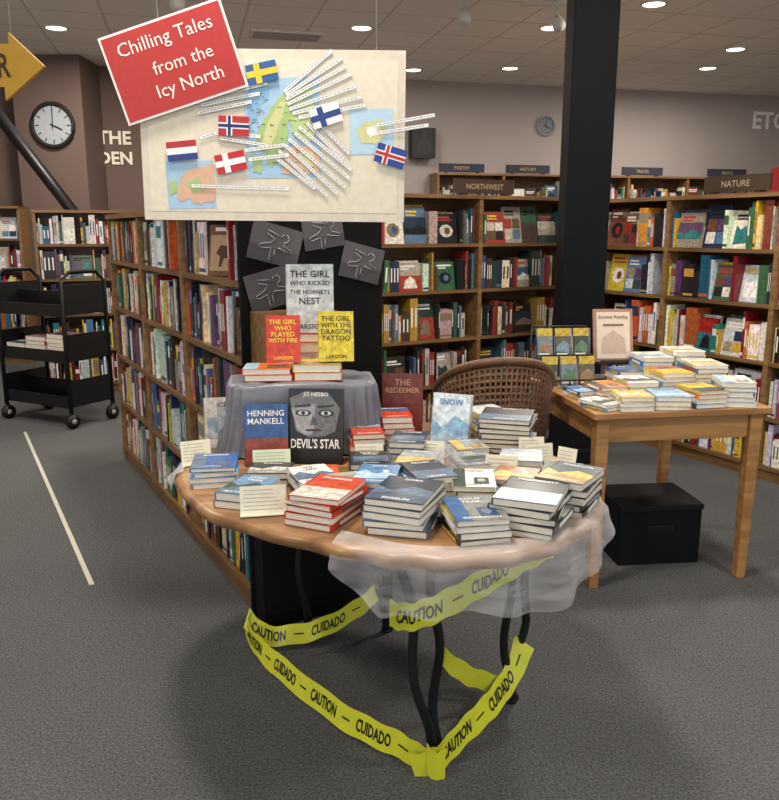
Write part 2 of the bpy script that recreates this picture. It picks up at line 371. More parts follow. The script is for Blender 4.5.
photocard(.12,1.40,.19,.135,-15); photocard(.095,1.245,.17,.135,14); photocard(.305,1.44,.16,.11,8); photocard(.46,1.33,.17,.13,-14)
b=B(); b.box(I,.02,.30,-.16,-.002,.98,1.0,OAK); b.box(I,.02,.04,-.16,-.002,1.0,1.16,OAK); b.box(I,.28,.30,-.16,-.002,1.0,1.16,OAK); b.box(I,.02,.30,-.16,-.002,1.16,1.17,OAK)
b.box(I,.045,.275,-.165,-.15,1.005,1.075,OAK); b.box(I,.045,.275,-.165,-.15,1.085,1.155,OAK); b.tube(I,[(.14,-.17,1.04),(.18,-.17,1.04)],.006,METAL,BK); b.tube(I,[(.14,-.17,1.12),(.18,-.17,1.12)],.006,METAL,BK)
b.build('wooden_drawer_unit',EM)

# ---------------- hanging poster
PMt=T(-.365,2.6,1.478)@RY(.6)
def P(x,y): return ((x-274)*.82/262,(221-y)*.51/170)
b=B(); b.box(PMt,-.41,.41,0,.006,0,.51,PAPER,C(210,202,184))
def pp(pts,y,col,mat=PAPER): b.poly(PMt,[P(*q) for q in pts],y,mat,col)
def coast(pts,y,col,j=2.2):
    o=[]
    for i in range(len(pts)):
        a=pts[i]; c=pts[(i+1)%len(pts)]
        for k in range(4):
            t=k/4; o.append((a[0]+(c[0]-a[0])*t+R.uniform(-j,j)*(k>0),a[1]+(c[1]-a[1])*t+R.uniform(-j,j)*(k>0)))
    pp(o,y,col)
pp([(150,60),(398,60),(398,212),(150,212)],-.0008,C(218,210,190))
SEA=C(160,194,220); LAND=C(166,192,124); LAND2=C(204,204,146); LANDP=C(212,172,144); DEEP=C(132,176,212)
pp([(246,82),(320,76),(322,176),(248,178)],-.0016,SEA)
coast([(250,90),(276,86),(262,112),(250,130)],-.0020,DEEP)
coast([(262,150),(256,135),(266,118),(280,98),(300,84),(312,82),(314,96),(300,104),(290,120),(288,140),(280,160),(272,168),(268,155)],-.0024,LAND)
coast([(264,142),(270,120),(282,102),(290,100),(280,124),(272,146)],-.0028,LAND2,1.5)
coast([(290,120),(303,104),(314,100),(320,130),(308,142),(296,136)],-.0030,C(182,202,134))
coast([(253,152),(264,156),(262,172),(254,172)],-.0030,LAND,1.5)
coast([(284,150),(300,144),(320,150),(320,172),(282,172)],-.0030,LANDP)
coast([(300,152),(314,150),(318,164),(302,166)],-.0034,LAND2,1.2)
pp([(166,162),(214,160),(216,208),(168,210)],-.0016,SEA)
coast([(182,176),(196,168),(214,164),(215,200),(200,206),(190,198),(178,202),(176,190)],-.0024,LANDP)
coast([(186,184),(200,178),(204,192),(192,194)],-.0030,LAND,1.5); coast([(168,184),(176,180),(178,192),(170,196)],-.0028,LAND,1)
pp([(350,108),(393,107),(394,152),(351,153)],-.0016,C(176,206,226))
coast([(356,128),(366,120),(382,118),(388,130),(378,142),(362,142)],-.0024,LAND2)
coast([(366,126),(380,122),(382,132),(370,136)],-.0028,WH,1.2)
for _ in range(60):
    x=R.uniform(252,318); y_=R.uniform(90,172); q=Vector(P(x,y_)); l_=R.uniform(.006,.016)
    b.poly(PMt,[(q.x,q.y),(q.x+l_,q.y),(q.x+l_,q.y+.0022),(q.x,q.y+.0022)],-.0035,PAPER,R.choice([C(90,110,120),C(120,80,70),C(70,90,80)]))
nl=[0]
def label(x0,y0,x1,y1):
    nl[0]+=1; yb=-.0038-nl[0]*.00012
    a=Vector(P(x0,y0)); c=Vector(P(x1,y1)); d=(c-a).normalized(); nn=Vector((-d.y,d.x))*.0048
    o=nn*1.22; e=d*.001
    b.poly(PMt,[tuple(a-o-e),tuple(c-o+e),tuple(c+o+e),tuple(a+o-e)],yb+.00004,PAPER,C(164,166,168))
    b.poly(PMt,[tuple(a-nn),tuple(c-nn),tuple(c+nn),tuple(a+nn)],yb,PAPER,C(234,234,230))
    L=(c-a).length; q=.010
    while q<L-.012:
        w=R.uniform(.004,.012); m=nn*.25; u=a+d*q; v=a+d*min(q+w,L-.006)
        b.poly(PMt,[tuple(u-m),tuple(v-m),tuple(v+m),tuple(u+m)],yb-.00006,PAPER,C(120,120,126)); q+=w+.003
for q in [(286,92,333,52),(288,95,343,59),(288,99,346,67),(289,104,352,74),(291,109,356,86),(294,113,362,96),(300,117,366,104),(316,118,350,152),(308,122,344,158),(300,126,352,168),(296,132,350,177),(290,138,346,186),(286,144,338,192),(280,150,328,195),(276,156,316,188),(212,98,270,84),(204,106,262,94),(200,114,254,102),(202,138,252,122),(216,133,262,136),(222,138,270,145),(192,186,290,188),(376,124,434,113),(380,131,428,123),(246,150,286,144),(250,159,290,154)]: label(*q)
def flag(cx,cy,rot,base,cross=None,inner=None,stripes=None):
    M=PMt@T(P(cx,cy)[0],-.0095,P(cx,cy)[1])@RY(-rot); w,h=.094,.058
    b.box(M,-w/2,w/2,0,.001,-h/2,h/2,PAPER,base)
    if stripes:
        for i,cc in enumerate(stripes): b.quad(M,-w/2,w/2,h/2-(i+1)*h/3,h/2-i*h/3,-.0006,PAPER,cc)
    if cross:
        x=-w*.14
        for wd,cc,o in((.009,cross,-.0006),(.0045,inner,-.0012)):
            if cc is None: continue
            b.quad(M,x-wd,x+wd,-h/2,h/2,o,PAPER,cc); b.quad(M,-w/2,w/2,-wd,wd,o-.0001,PAPER,cc)
W_=C(236,236,236)
flag(265,74,12,C(44,90,150),C(232,194,50)); flag(236,126,-2,C(184,36,44),W_,C(30,44,110)); flag(232,162,12,C(190,34,44),W_)
flag(184,151,6,W_,stripes=[C(176,40,50),W_,C(36,60,130)]); flag(327,115,18,W_,C(34,66,130)); flag(391,154,-16,C(36,66,140),W_,C(190,40,44))
for x,t in((-.70,0),(-.04,0)):
    b.tube(I,[(x,2.602,1.97),(x,2.602,3.3)],.0012,PAPER,C(200,200,200),n=4)
b.build('hanging_map_poster')
b=B(); c=P(180,66); RMt=PMt@T(c[0],-.018,c[1])@RY(-18)
b.box(RMt,-.195,.195,0,.004,-.131,.131,PAPER,C(228,224,218)); b.box(RMt,-.188,.188,-.001,0,-.124,.124,PAPER,C(172,42,40))
for i,t in enumerate(('Chilling Tales','from the','Icy North')): text(b,RMt,t,[0,.03,.03][i],.072-i*.072,[.3,.19,.21][i],.055,-.002,PAPER,C(236,222,214),.0)
b.box(RMt,-.1,.1,.004,.008,-.03,.03,PAPER,C(240,236,232))
b.build('red_title_sign')
b=B(); M=T(-1.715,4.0,2.2)@RZ(-4)
pts=[(-.6,-.09),(-.10,-.09),(-.10,-.15),(.10,.0),(-.06,.15),(-.06,.10),(-.6,.10)]
k=len(pts)
b.add([(x,-.01,z) for x,z in pts]+[(x,.01,z) for x,z in pts],[tuple(range(k)),tuple(range(2*k-1,k-1,-1))]+[(i,(i+1)%k,k+(i+1)%k,k+i) for i in range(k)],M,MATTE,C(190,148,52))
text(b,M,'CAFE BAR',-.30,.005,.48,.11,-.012,PAPER,C(70,44,30),.02,True)
b.tube(M,[(-.05,0,.09),(-.05,0,1.1)],.0015,PAPER,C(180,180,180),n=4); b.tube(M,[(-.5,0,.09),(-.5,0,1.1)],.0015,PAPER,C(180,180,180),n=4)
b.build('yellow_arrow_sign')
b=B(); m=WM@T(-3.60,0,0)
for t,z in(('THE',2.51),('DEN',2.28)): text(b,m,t,0,z,.38,.18,-.02,MATTE,C(252,246,226),.03)
b.build('wall_lettering')
b=B(); text(b,WM,'ETC',5.29,2.97,.70,.24,-.02,MATTE,C(250,248,244),.03); b.build('wall_lettering')
def clock(M,r,rim,face):
    b=B(); N=40
    b.tube(M,[(r*math.cos(2*math.pi*i/N),-.02,r*math.sin(2*math.pi*i/N)) for i in range(N)],r*.1,MATTE,rim,closed=True)
    b.ell(M,0,0,r,r,-.01,PAPER,face,N)
    for i in range(12):
        a=i*30; b.quad(M@RY(a),-r*.025,r*.025,r*.68,r*.86,-.013,PAPER,C(40,40,44))
    b.box(M@RY(116),-r*.03,r*.03,-.02,-.016,-.03,r*.5,PAPER,BK); b.box(M@RY(2),-r*.02,r*.02,-.026,-.022,-.04,r*.75,PAPER,BK)
    b.build('wall_clock')
clock(T(-3.68,9.19,2.57),.225,C(24,24,26),C(176,184,192))
clock(WM@T(1.86,-.01,2.8),.12,C(150,160,168),C(120,130,140))
b=B(); b.box(I,-.15,.15,-.2,0,-.18,.18,METAL,C(20,20,22)); b.ell(I,0,-.05,.1,.1,-.203,METAL,C(40,40,42)); b.ell(I,0,.11,.04,.04,-.203,METAL,C(40,40,42)); b.box(I,-.03,.03,0,.05,-.03,.03,METAL,BK)
b.build('wall_speaker',WM@T(.12,-.05,2.52))
for i,(x,y,e) in enumerate([(-.26,8.0,1),(1.5,8.0,1),(-3.1,8.0,1),(2.2,7.2,1),(.28,10.0,0),(1.4,9.9,0),(3.7,9.9,1),(3.6,8.9,0),(-1.2,5.0,1),(1.2,3.6,1),(3.4,5.2,1),(-3.2,4.4,1),(-.4,2.2,1),(2.4,1.0,1),(-2.0,.6,1)]):
    b=B(); N=20
    b.tube(I,[(.1*math.cos(2*math.pi*k/N),.1*math.sin(2*math.pi*k/N),-.006) for k in range(N)],.014,MATTE,C(220,216,208),closed=True)
    b.add([(.09*math.cos(2*math.pi*k/N),.09*math.sin(2*math.pi*k/N),-.01) for k in range(N)],[tuple(range(N))[::-1]],I,LAMP)
    o=b.build('ceiling_downlight',T(x,y,3.299))
    if e:
        ld=bpy.data.lights.new('downlight_lamp','AREA'); ld.shape='DISK'; ld.size=.35; ld.energy=52; ld.color=(1,.91,.79)
        lo=bpy.data.objects.new('lamp',ld); sc.collection.objects.link(lo); lo.parent=o; lo.location=(0,0,-.05)
for x,y in((-1.0,8.3),(-2.1,5.6)):
    b=B(); b.box(I,-.35,.35,-.16,.16,-.02,0,MATTE,C(225,222,216))
    for k in range(7): b.box(I,-.32,.32,-.14+k*.042,-.125+k*.042,-.026,-.02,MATTE,C(170,168,164))
    b.build('air_vent',T(x,y,3.299)@RZ(14))
for x,y in((.6,7.0),(1.4,7.2),(-1.6,6.6)):
    b=B(); b.tube(I,[(0,0,0),(0,0,-.12)],.01,MATTE,C(200,196,188)); b.tube(I,[(0,.06,-.1),(0,0,-.14),(0,-.1,-.2)],[.03,.045,.055],MATTE,C(205,202,196),n=14); b.box(I,-.3,.3,-.02,.02,-.02,0,MATTE,C(205,202,196))
    b.build('track_spotlight',T(x,y,3.299))

# ---------------- main display table
OUT=[(-.585,2.14),(-.50,1.98),(-.36,1.85),(-.21,1.76),(-.09,1.69),(.02,1.65),(.12,1.635),(.24,1.65),(.35,1.70),(.445,1.79),(.505,1.89),(.54,2.02),(.55,2.2),(.54,2.4),(.50,2.58),(.40,2.76),(.22,2.88),(.04,2.92),(-.16,2.86),(-.36,2.78),(-.56,2.66),(-.63,2.52),(-.64,2.38),(-.62,2.24)]
def cr(P,closed,n):
    out=[];k=len(P);P=[Vector(p) for p in P]
    for i in range(k if closed else k-1):
        p0=P[(i-1)%k] if closed or i>0 else P[0]; p1=P[i]; p2=P[(i+1)%k]; p3=P[(i+2)%k] if closed or i+2<k else P[-1]
        for j in range(n):
            t=j/n; out.append(.5*((2*p1)+(p2-p0)*t+(2*p0-5*p1+4*p2-p3)*t*t+(3*p1-p0-3*p2+p3)*t**3))
    if not closed: out.append(P[-1])
    return out
ol=cr([(x,y,0) for x,y in OUT],True,5)
cen=Vector((0,2.25,0))
b=B(); rows=[]
for off,z in((-.03,.71),(-.012,.713),(.0,.722),(.004,.735),(-.004,.746),(-.018,.75)):
    r=[]
    for i,p in enumerate(ol):
        d=(p-cen).normalized(); w=.005*math.sin(i*1.1)+.008*noise.noise(Vector((i*.35,z*9,0)))
        q=p+d*(off+w); r.append((q.x,q.y,z))
    rows.append(r)
b.grid(I,rows,SLAB,(1,1,1,1),closed=True)
nn=len(ol)
b.add(rows[-1],[tuple(range(nn))],I,SLAB); b.add(rows[0],[tuple(range(nn))[::-1]],I,SLAB)
LEGC=C(24,24,27)
def wav(p0,p1,ph,amp=.012,r=.014):
    P0=Vector(p0);P1=Vector(p1);o=[]
    for i in range(25):
        t=i/24; q=P0.lerp(P1,t); q.x+=amp*math.sin(t*11+ph); q.y+=amp*math.cos(t*10+ph); o.append(q)
    b.tube(I,o,[r*(1.15-.25*math.sin(math.pi*i/24)) for i in range(25)],METAL,LEGC,n=8)
    b.tube(I,[o[0]+Vector((0,0,.012)),o[0]+Vector((0,0,-.0))],.022,METAL,LEGC)
wav((.115,1.95,0),(.02,1.84,.712),0); wav((.135,1.985,0),(.11,1.89,.712),2.2)
wav((.37,2.26,0),(.32,2.04,.712),1); wav((.39,2.29,0),(.40,2.06,.712),3.4)
wav((-.02,2.72,0),(-.06,2.62,.712),1.5); wav((-.31,2.70,0),(-.32,2.62,.712),.5)
b.build('live_edge_table')
TZ=.7505
b=B(); b.box(I,.0,LD,-.10,-.002,0,.62,STEEL,C(16,16,18)); b.box(I,-.006,LD+.006,-.106,-.002,.62,.635,STEEL,C(22,22,24)); b.box(I,.01,LD-.01,-.108,-.1,.02,.06,STEEL,C(12,12,13)); b.build('black_plinth',EM)

def sup(a,w,d,n=5):
    c,s_=math.cos(a),math.sin(a); return (w*math.copysign(abs(c)**(2/n),c),d*math.copysign(abs(s_)**(2/n),s_))
b=B(); rows=[];N=180
RZc=T(-.285,2.56,TZ)@RZ(8)
for k,(sc_,z) in enumerate([(.02,.2305),(.5,.2305),(.93,.2305),(.99,.228),(1.02,.215),(1.03,.17),(1.05,.12),(1.08,.07),(1.12,.03),(1.16,.006)]):
    r=[]
    for i in range(N):
        a=2*math.pi*i/N; x,y=sup(a,.235,.125)
        wv=(max(0,(.222-z))/.22)**.6; wob=1+wv*(.06*abs(math.sin(a*9+.5+z*3))-.03+.035*math.sin(a*23+1-z*6))
        r.append((x*sc_*wob,y*sc_*wob,z+(.003*math.sin(a*7) if 0<k<4 else 0)))
    rows.append(r)
b.grid(RZc,rows,FABRIC,C(108,110,118),closed=True)
b.build('cloth_covered_riser')
RT=TZ+.2345
R.seed(3)
stack('book_stack',-.385,2.53,RT,2,.15,.12,.022,4,[C(214,72,36),C(226,110,40)],2,'')
stack('book_stack',-.225,2.545,RT,2,.15,.12,.022,3,[C(222,176,40),C(226,90,40)],2,'')
stack('book_stack',-.285,2.655,RT,4,.17,.055,.03,6,[C(180,180,176),C(200,70,40)],1,'')
zt=RT+.055
standing('paperback_book',-.335,2.505,zt,.108,.148,.03,6,6,C(200,60,34),title='THE GIRL\nWHO\nPLAYED\nWITH FIRE',tcol=C(250,214,80),kind=9,sub='LARSSON')
standing('paperback_book',-.17,2.525,zt,.112,.158,.03,6,6,C(214,192,44),title='THE GIRL\nWITH THE\nDRAGON\nTATTOO',tcol=C(30,40,30),kind=9,sub='LARSSON')
standing('hardcover_book',-.262,2.652,RT+.130,.155,.225,.03,4,4,C(190,196,196),title='THE GIRL\nWHO KICKED\nTHE HORNETS\nNEST',tcol=C(40,40,40),kind=9,sub='LARSSON')
b=B(); M=T(-.225,2.36,TZ)@RZ(-4)@RX(-9); book(b,M,.165,.228,.03,C(26,26,28),title='',kind=9)
y=-.0156
face=[(-.08,.20),(-.03,.222),(.04,.215),(.075,.17),(.06,.10),(.03,.085),(-.02,.08),(-.06,.10)]
b.poly(M,face,y-.0004,GLOSS,C(104,104,106)); b.poly(M,[(-.075,.17),(.0,.185),(-.005,.10),(-.02,.085),(-.055,.10)],y-.0008,GLOSS,C(150,150,152))
for ex in(-.038,.032):
    b.ell(M,ex,.155,.024,.010,y-.0012,GLOSS,BK); b.ell(M,ex,.155,.016,.007,y-.0015,PAPER,C(190,190,190)); b.ell(M,ex,.155,.006,.006,y-.0018,GLOSS,BK)
    b.poly(M,[(ex-.026,.17),(ex+.024,.176),(ex+.024,.182),(ex-.026,.177)],y-.0013,GLOSS,C(40,40,42))
b.poly(M,[(-.008,.15),(.010,.118),(-.016,.118)],y-.0014,GLOSS,C(76,76,78)); b.quad(M,-.03,.018,.100,.106,y-.0014,GLOSS,C(60,36,36))
text(b,M,'JO NESBO',0,.210,.10,.016,y-.002,PAPER,WH,.01); text(b,M,"DEVIL'S STAR",0,.062,.15,.030,y-.002,PAPER,WH,.02,True)
b.build('hardcover_book')
standing('hardcover_book',-.372,2.34,TZ,.13,.185,.028,6,9,C(48,86,140),title='HENNING\nMANKELL',tcol=WH,kind=2,col2=C(140,66,50))
standing('hardcover_book',-.545,2.54,TZ,.115,.165,.022,14,9,C(196,190,182),title='ICE',tcol=C(60,60,64),kind=1)
standing('hardcover_book',-.48,2.44,TZ,.115,.155,.022,8,9,C(150,148,152),title='DEATH',tcol=WH,kind=4,col2=C(96,98,106))
standing('hardcover_book',.045,2.72,TZ,.14,.212,.03,-4,7,C(112,38,28),title='THE\nREDEEMER',tcol=C(200,150,110),kind=9,sub='JO NESBO')
standing('hardcover_book',.195,2.50,TZ,.125,.185,.03,-22,10,C(208,220,228),title='SNOW',tcol=C(60,120,170),kind=3,col2=C(140,180,210))
RED=[C(190,62,34),C(204,96,54),C(180,64,44)]
GR=[C(120,128,134),C(60,66,74),C(150,156,160),C(200,206,210),C(222,222,216),C(96,130,160),C(170,120,80)]
BL=[C(40,86,150),C(210,216,220),C(60,60,66),C(110,160,200)]
L=[(-.155,1.89,5,.13,.18,.015,-24,RED,C(186,66,44)),(.035,1.85,5,.145,.19,.016,-18,NOIR,C(52,62,72)),(.20,1.79,4,.125,.17,.015,10,NOIR,C(120,124,122)),
(.345,1.84,5,.15,.19,.018,-24,DK,C(34,42,48)),(.465,1.97,5,.125,.17,.018,-32,DK,C(50,66,80)),
(-.03,2.035,4,.11,.165,.015,-10,BL,C(90,130,170)),(.10,2.06,4,.11,.165,.016,14,NOIR,C(54,60,70)),(.225,2.01,4,.11,.155,.016,-8,GR,None),(.345,2.06,4,.11,.135,.014,-16,GR,None),
(-.205,2.09,3,.11,.155,.016,20,GR,None),(-.37,2.02,2,.11,.165,.018,-18,GR,None),(-.50,2.19,4,.125,.15,.014,10,BL,C(44,90,154)),
(-.05,2.22,3,.12,.14,.018,5,NOIR,C(40,44,50)),(.08,2.24,3,.11,.14,.018,-8,GR,None),(.24,2.22,3,.11,.14,.018,8,GR,None),(.38,2.22,4,.12,.13,.017,-12,NOIR,None),(.485,2.14,3,.1,.14,.016,-20,GR,None),(-.335,2.19,2,.12,.11,.016,0,NOIR,None),(-.20,2.25,1,.11,.09,.018,4,RED,None),
(-.075,2.43,5,.10,.15,.018,6,RED,None),(.02,2.58,6,.10,.15,.018,6,RED,None),(.38,2.50,8,.16,.18,.016,-14,DK,None),(.06,2.40,4,.11,.15,.016,-6,NOIR,None),(.21,2.72,3,.1,.15,.018,4,NOIR,None),(.34,2.69,5,.12,.13,.018,20,NOIR,None),(.24,2.38,3,.1,.11,.016,10,GR,None)]
R.seed(5)
for q in L: stack('book_stack',q[0],q[1],TZ,q[2],q[3],q[4],q[5],q[6],q[7],5,None,q[8])
card('index_card',-.315,1.90,TZ,.115,.075,10,12); card('index_card',-.345,2.255,TZ,.11,.07,8,12,C(220,230,200)); card('index_card',-.12,2.01,TZ,.085,.075,20,14)
card('index_card',.12,2.335,TZ,.09,.075,-10,12); card('index_card',.31,2.14,TZ,.09,.085,-14,12); card('index_card',.45,2.30,TZ,.09,.075,14,12); card('index_card',.51,2.24,TZ,.06,.08,-40,12)
card('index_card',-.585,2.34,TZ,.09,.075,25,12); card('index_card',-.06,2.32,TZ,.085,.07,5,12); card('index_card',.44,2.38,TZ,.08,.075,5,12)
def path_at(pts,t):
    k=(len(pts)-1)*t; i=min(int(k),len(pts)-2); return pts[i].lerp(pts[i+1],k-i)
fr=cr([(-.13,1.725,0),(-.05,1.68,0),(.03,1.64,0),(.13,1.625,0),(.25,1.64,0),(.35,1.69,0),(.44,1.78,0),(.505,1.87,0),(.545,1.98,0),(.555,2.08,0)],False,6)
b=B(); rows=[]
for j,(o,z) in enumerate([(-.07,.7535),(-.04,.756),(-.02,.759),(-.003,.758),(.012,.748),(.018,.72),(.022,.695),(.028,.67),(.034,.65),(.038,.635)]):
    r=[]
    for i in range(161):
        t=i/160; p=path_at(fr,t); d=(p-cen).normalized(); k=j/9; env=min(1,t*5+.2,(1-t)*1.9+.12)
        oo=o+(k*.016*math.sin(t*44+j*.15)+.010*math.sin(t*17+j*.5)*k)*env
        zz=z-(k*.02*(.5+.5*math.sin(t*11+1)))+.002*math.sin(t*30+j)*(1 if z<.75 else 0)
        if z<.75: zz=.75-(.75-zz)*(.2+.8*env)
        q=p+d*oo; r.append((q.x,q.y,zz))
    rows.append(r)
b.grid(I,rows,TULLE,C(220,220,220))
b.build('tulle_drape')
def mound(cx,cy,z,rx,ry,h,sd):
    b=B(); rows=[]
    for j in range(12):
        f=j/11; r=[]
        for i in range(60):
            a=2*math.pi*i/60; w=1+.2*math.sin(a*5+sd)+.1*math.sin(a*11+sd*2)
            r.append((cx+rx*f*w*math.cos(a),cy+ry*f*w*math.sin(a),z+.001+h*(math.cos(f*math.pi/2)**.8)*(1+.18*math.sin(a*4+f*6+sd))))
        rows.append(r)
    b.grid(I,rows,TULLE,C(220,220,220),closed=True); b.build('tulle_bunch')
mound(.165,2.145,TZ,.07,.04,.10,1); mound(.12,1.95,TZ,.03,.02,.05,2); mound(-.60,2.43,TZ,.03,.06,.04,3)
b=B(); rows=[]
for j in range(8):
    k=j/7; r=[]
    for i in range(30):
        t=i/29; x=-.625+.03*t-.02*k+.008*math.sin(t*20)*k; yy=2.5-.25*t; r.append((x-.01-(.02 if k>.1 else 0),yy-.02*k,.758-k*.11*(.6+.4*math.sin(t*6))))
    rows.append(r)
b.grid(I,rows,TULLE,C(220,220,220)); b.build('tulle_drape')

# caution tape
TAPEC=C(206,210,48)
b=B()
def ribbon(pts,ups,width=.072,txt=True,side=1,phase=0):
    pa=cr(pts,False,14); ua=cr(ups,False,14); n=len(pa)
    s=[0]
    for i in range(1,n): s.append(s[-1]+(pa[i]-pa[i-1]).length)
    for i in range(n): ua[i].normalize()
    for i in range(n): pa[i]=pa[i]+Vector((0,0,.003*math.sin(i*.7)))
    b.grid(I,[[tuple(pa[i]-ua[i]*width/2) for i in range(n)],[tuple(pa[i]+ua[i]*width/2) for i in range(n)]],PLAS,TAPEC)
    def at(q):
        q=max(0,min(s[-1]-1e-5,q)); lo=0
        for i in range(n-1):
            if s[i]<=q<=s[i+1]: lo=i;break
        f=(q-s[lo])/max(1e-9,s[lo+1]-s[lo]); p=pa[lo].lerp(pa[lo+1],f); u=ua[lo].lerp(ua[lo+1],f); d=(pa[lo+1]-pa[lo]).normalized()
        return p,u,d
    if not txt: return
    q=.03+phase; ws=['CAUTION','—','CUIDADO','—']; k=0
    while True:
        w_=ws[k%4]; k+=1
        vs,fs,W,H=textmesh('-' if w_=='—' else w_,.03)
        hh=.036 if w_!='—' else .005; sx=.13/W if w_!='—' else .035/W; wd=W*sx
        if q+wd>s[-1]-.01: break
        out=[]
        for x,y in vs:
            p,u,d=at(q+wd/2+x*sx); nrm=d.cross(u).normalized()*side
            out.append(tuple(p+u*(y*hh/H)+nrm*.0018))
        b.add(out,fs,I,PLAS,BK); q+=wd+.028
U=(0,0,1)
ribbon([(-.50,2.60,.11),(-.485,2.56,.06),(-.37,2.40,.045),(-.14,2.12,.045),(.02,1.98,.05),(.10,1.915,.05),(.15,1.91,.06)],[(.3,.2,1),(0,.2,1),(0.2,.5,1),(.2,.5,1),(.1,.3,1),U,U],.072)
ribbon([(.06,1.91,.03),(.13,1.92,.045),(.21,2.00,.075),(.30,2.10,.10),(.37,2.18,.15),(.41,2.22,.23)],[(-.3,0,1),(-.2,0,1),(-.1,.4,1),(-.3,.4,1),(-.5,.3,1),(-.8,0,.6)],.075,phase=.06)
ribbon([(-.505,2.60,.11),(-.42,2.58,.055),(-.25,2.60,.07),(-.10,2.66,.13),(-.03,2.685,.19)],[(.3,.6,1),(0,.8,1),(0,.7,1),(0,.6,1),U],.07)
ribbon([(-.0,1.87,.50),(.05,1.82,.515),(.13,1.82,.545),(.24,1.89,.575),(.36,1.98,.60),(.45,2.05,.615)],[U,U,(0,.1,1),(0,.1,1),U,U],.075)
ribbon([(.14,1.96,.33),(.22,2.05,.22),(.32,2.17,.12),(.39,2.25,.08),(.42,2.31,.10)],[U,(.3,0,1),(.4,0,1),(.2,0,1),U],.06,txt=False)
ribbon([(.45,2.05,.615),(.46,2.2,.56),(.36,2.45,.50),(.15,2.6,.48),(-.04,2.66,.48)],[U,U,U,U,U],.07,txt=False)
ribbon([(.10,1.905,.06),(.125,1.895,.04),(.15,1.90,.05)],[U,U,U],.09,txt=False)
b.build('caution_tape')

# ---------------- right table
XM=T(.84,3.09,0)@RZ(9); Lx,Ly=.66,.70
b=B()
b.box(I,-.05,Lx+.05,-.05,Ly+.05,.722,.75,TAB)
for x in(0,Lx):
    for y in(0,Ly):
        r0,r1=.028,.020
        b.add([(x-r1,y-r1,0),(x+r1,y-r1,0),(x+r1,y+r1,0),(x-r1,y+r1,0),(x-r0,y-r0,.722),(x+r0,y-r0,.722),(x+r0,y+r0,.722),(x-r0,y+r0,.722)],[(0,3,2,1),(4,5,6,7),(0,1,5,4),(1,2,6,5),(2,3,7,6),(3,0,4,7)],I,TAB)
for a in(0,Ly): b.box(I,.028,Lx-.028,a-.012,a+.012,.62,.722,TAB)
for a in(0,Lx): b.box(I,a-.012,a+.012,.028,Ly-.028,.62,.722,TAB)
b.build('wooden_side_table',XM,bevel=.004)
BR=[C(226,222,210),C(220,180,60),C(60,110,170),C(232,232,228),C(210,216,222),C(208,126,56),C(130,170,206),C(230,224,210)]
R.seed(21)
def xs(lx,ly,n,w,h,t,a,pal=BR,z=.7515):
    p=XM@Vector((lx,ly,0)); return stack('book_stack',p.x,p.y,z,n,w,h,t,a,pal,6,None)
for q in [(.02,.05,2,.10,.15,.016,30),(.14,.03,3,.13,.15,.016,5),(.30,.04,3,.14,.17,.016,0),(.45,.05,4,.13,.17,.016,8),(.59,.05,5,.13,.18,.018,-5),(.12,.24,3,.12,.16,.02,12),(.26,.25,4,.13,.18,.018,9),(.42,.27,6,.14,.18,.016,12),(.58,.28,7,.14,.19,.017,4),(.60,.50,8,.14,.18,.018,9),(.45,.50,7,.14,.18,.018,9),(.30,.44,4,.12,.15,.018,9),(.02,.27,2,.09,.14,.016,20)]: xs(*q)
p=XM@Vector((.32,.61,0)) 
b=B(); M=T(p.x,p.y,.84)@RZ(4)@RX(-12)
b.box(M,-.095,.095,0,.01,0,.25,PAPER,C(160,122,100)); b.box(M,-.08,.08,-.002,0,.015,.235,PAPER,C(216,198,182))
text(b,M,'Summer Reading',0,.21,.14,.02,-.004,PAPER,C(110,70,50),.01)
b.poly(M,[(-.06,.04),(.06,.04),(.055,.11),(.0,.15),(-.055,.11)],-.003,PAPER,C(190,166,150)); b.quad(M,-.05,.05,.17,.178,-.004,PAPER,C(120,90,70))
M0=T(p.x,p.y,.7515)@RZ(4); b.box(M0,-.09,.09,-.02,.10,0,.012,METAL,C(60,50,44)); b.box(M0,-.01,.01,.05,.07,.012,.20,METAL,C(60,50,44)); b.box(M0,-.07,.07,-.02,.07,.076,.086,METAL,C(60,50,44)); b.box(M0,-.07,.07,-.026,-.018,.086,.10,METAL,C(60,50,44))
b.build('easel_sign')
p=XM@Vector((.04,.52,0)); b=B(); M=T(p.x,p.y,.7515)@RZ(6)
for x in(-.13,-.0,.13):
    b.tube(M,[(x,-.09,.005),(x,.1,.005),(x,.1,.26)],.004,METAL,C(30,30,34))
    b.tube(M,[(x,-.09,.005),(x,-.09,.04)],.004,METAL,C(30,30,34)); b.tube(M,[(x,.0,.11),(x,.1,.11)],.004,METAL,C(30,30,34)); b.tube(M,[(x,0,.11),(x,0,.14)],.004,METAL,C(30,30,34))
for z,y in((.04,-.09),(.14,0),(.26,.1),(.11,.1)): b.tube(M,[(-.13,y,z),(.13,y,z)],.004,METAL,C(30,30,34))
for k,x in enumerate((-.085,.0,.085)):
    for lv,(y,z) in enumerate(((-.07,.01),(.025,.125))):
        col=[C(60,66,60),C(110,126,140),C(90,84,70)][(k+lv)%3]
        m=M@T(x,y,z)@RX(-12); book(b,m,.072,.135,.018,col,kind=9,title='')
        b.quad(m,-.036,.036,.098,.134,-.0098,GLOSS,C(190,164,54)); b.poly(m,[(-.03,.03),(.03,.02),(.028,.06),(.005,.08),(-.03,.05)],-.0098,GLOSS,[C(120,140,160),C(150,120,90),C(90,120,90)][(k*2+lv)%3]); b.quad(m,-.03,.02,.012,.02,-.0098,PAPER,WH)
b.build('book_display_rack')
standing('picture_book',*( (XM@Vector((.16,.68,0))).xy ),.7515,.15,.24,.015,8,8,C(150,160,178),title='',kind=1)

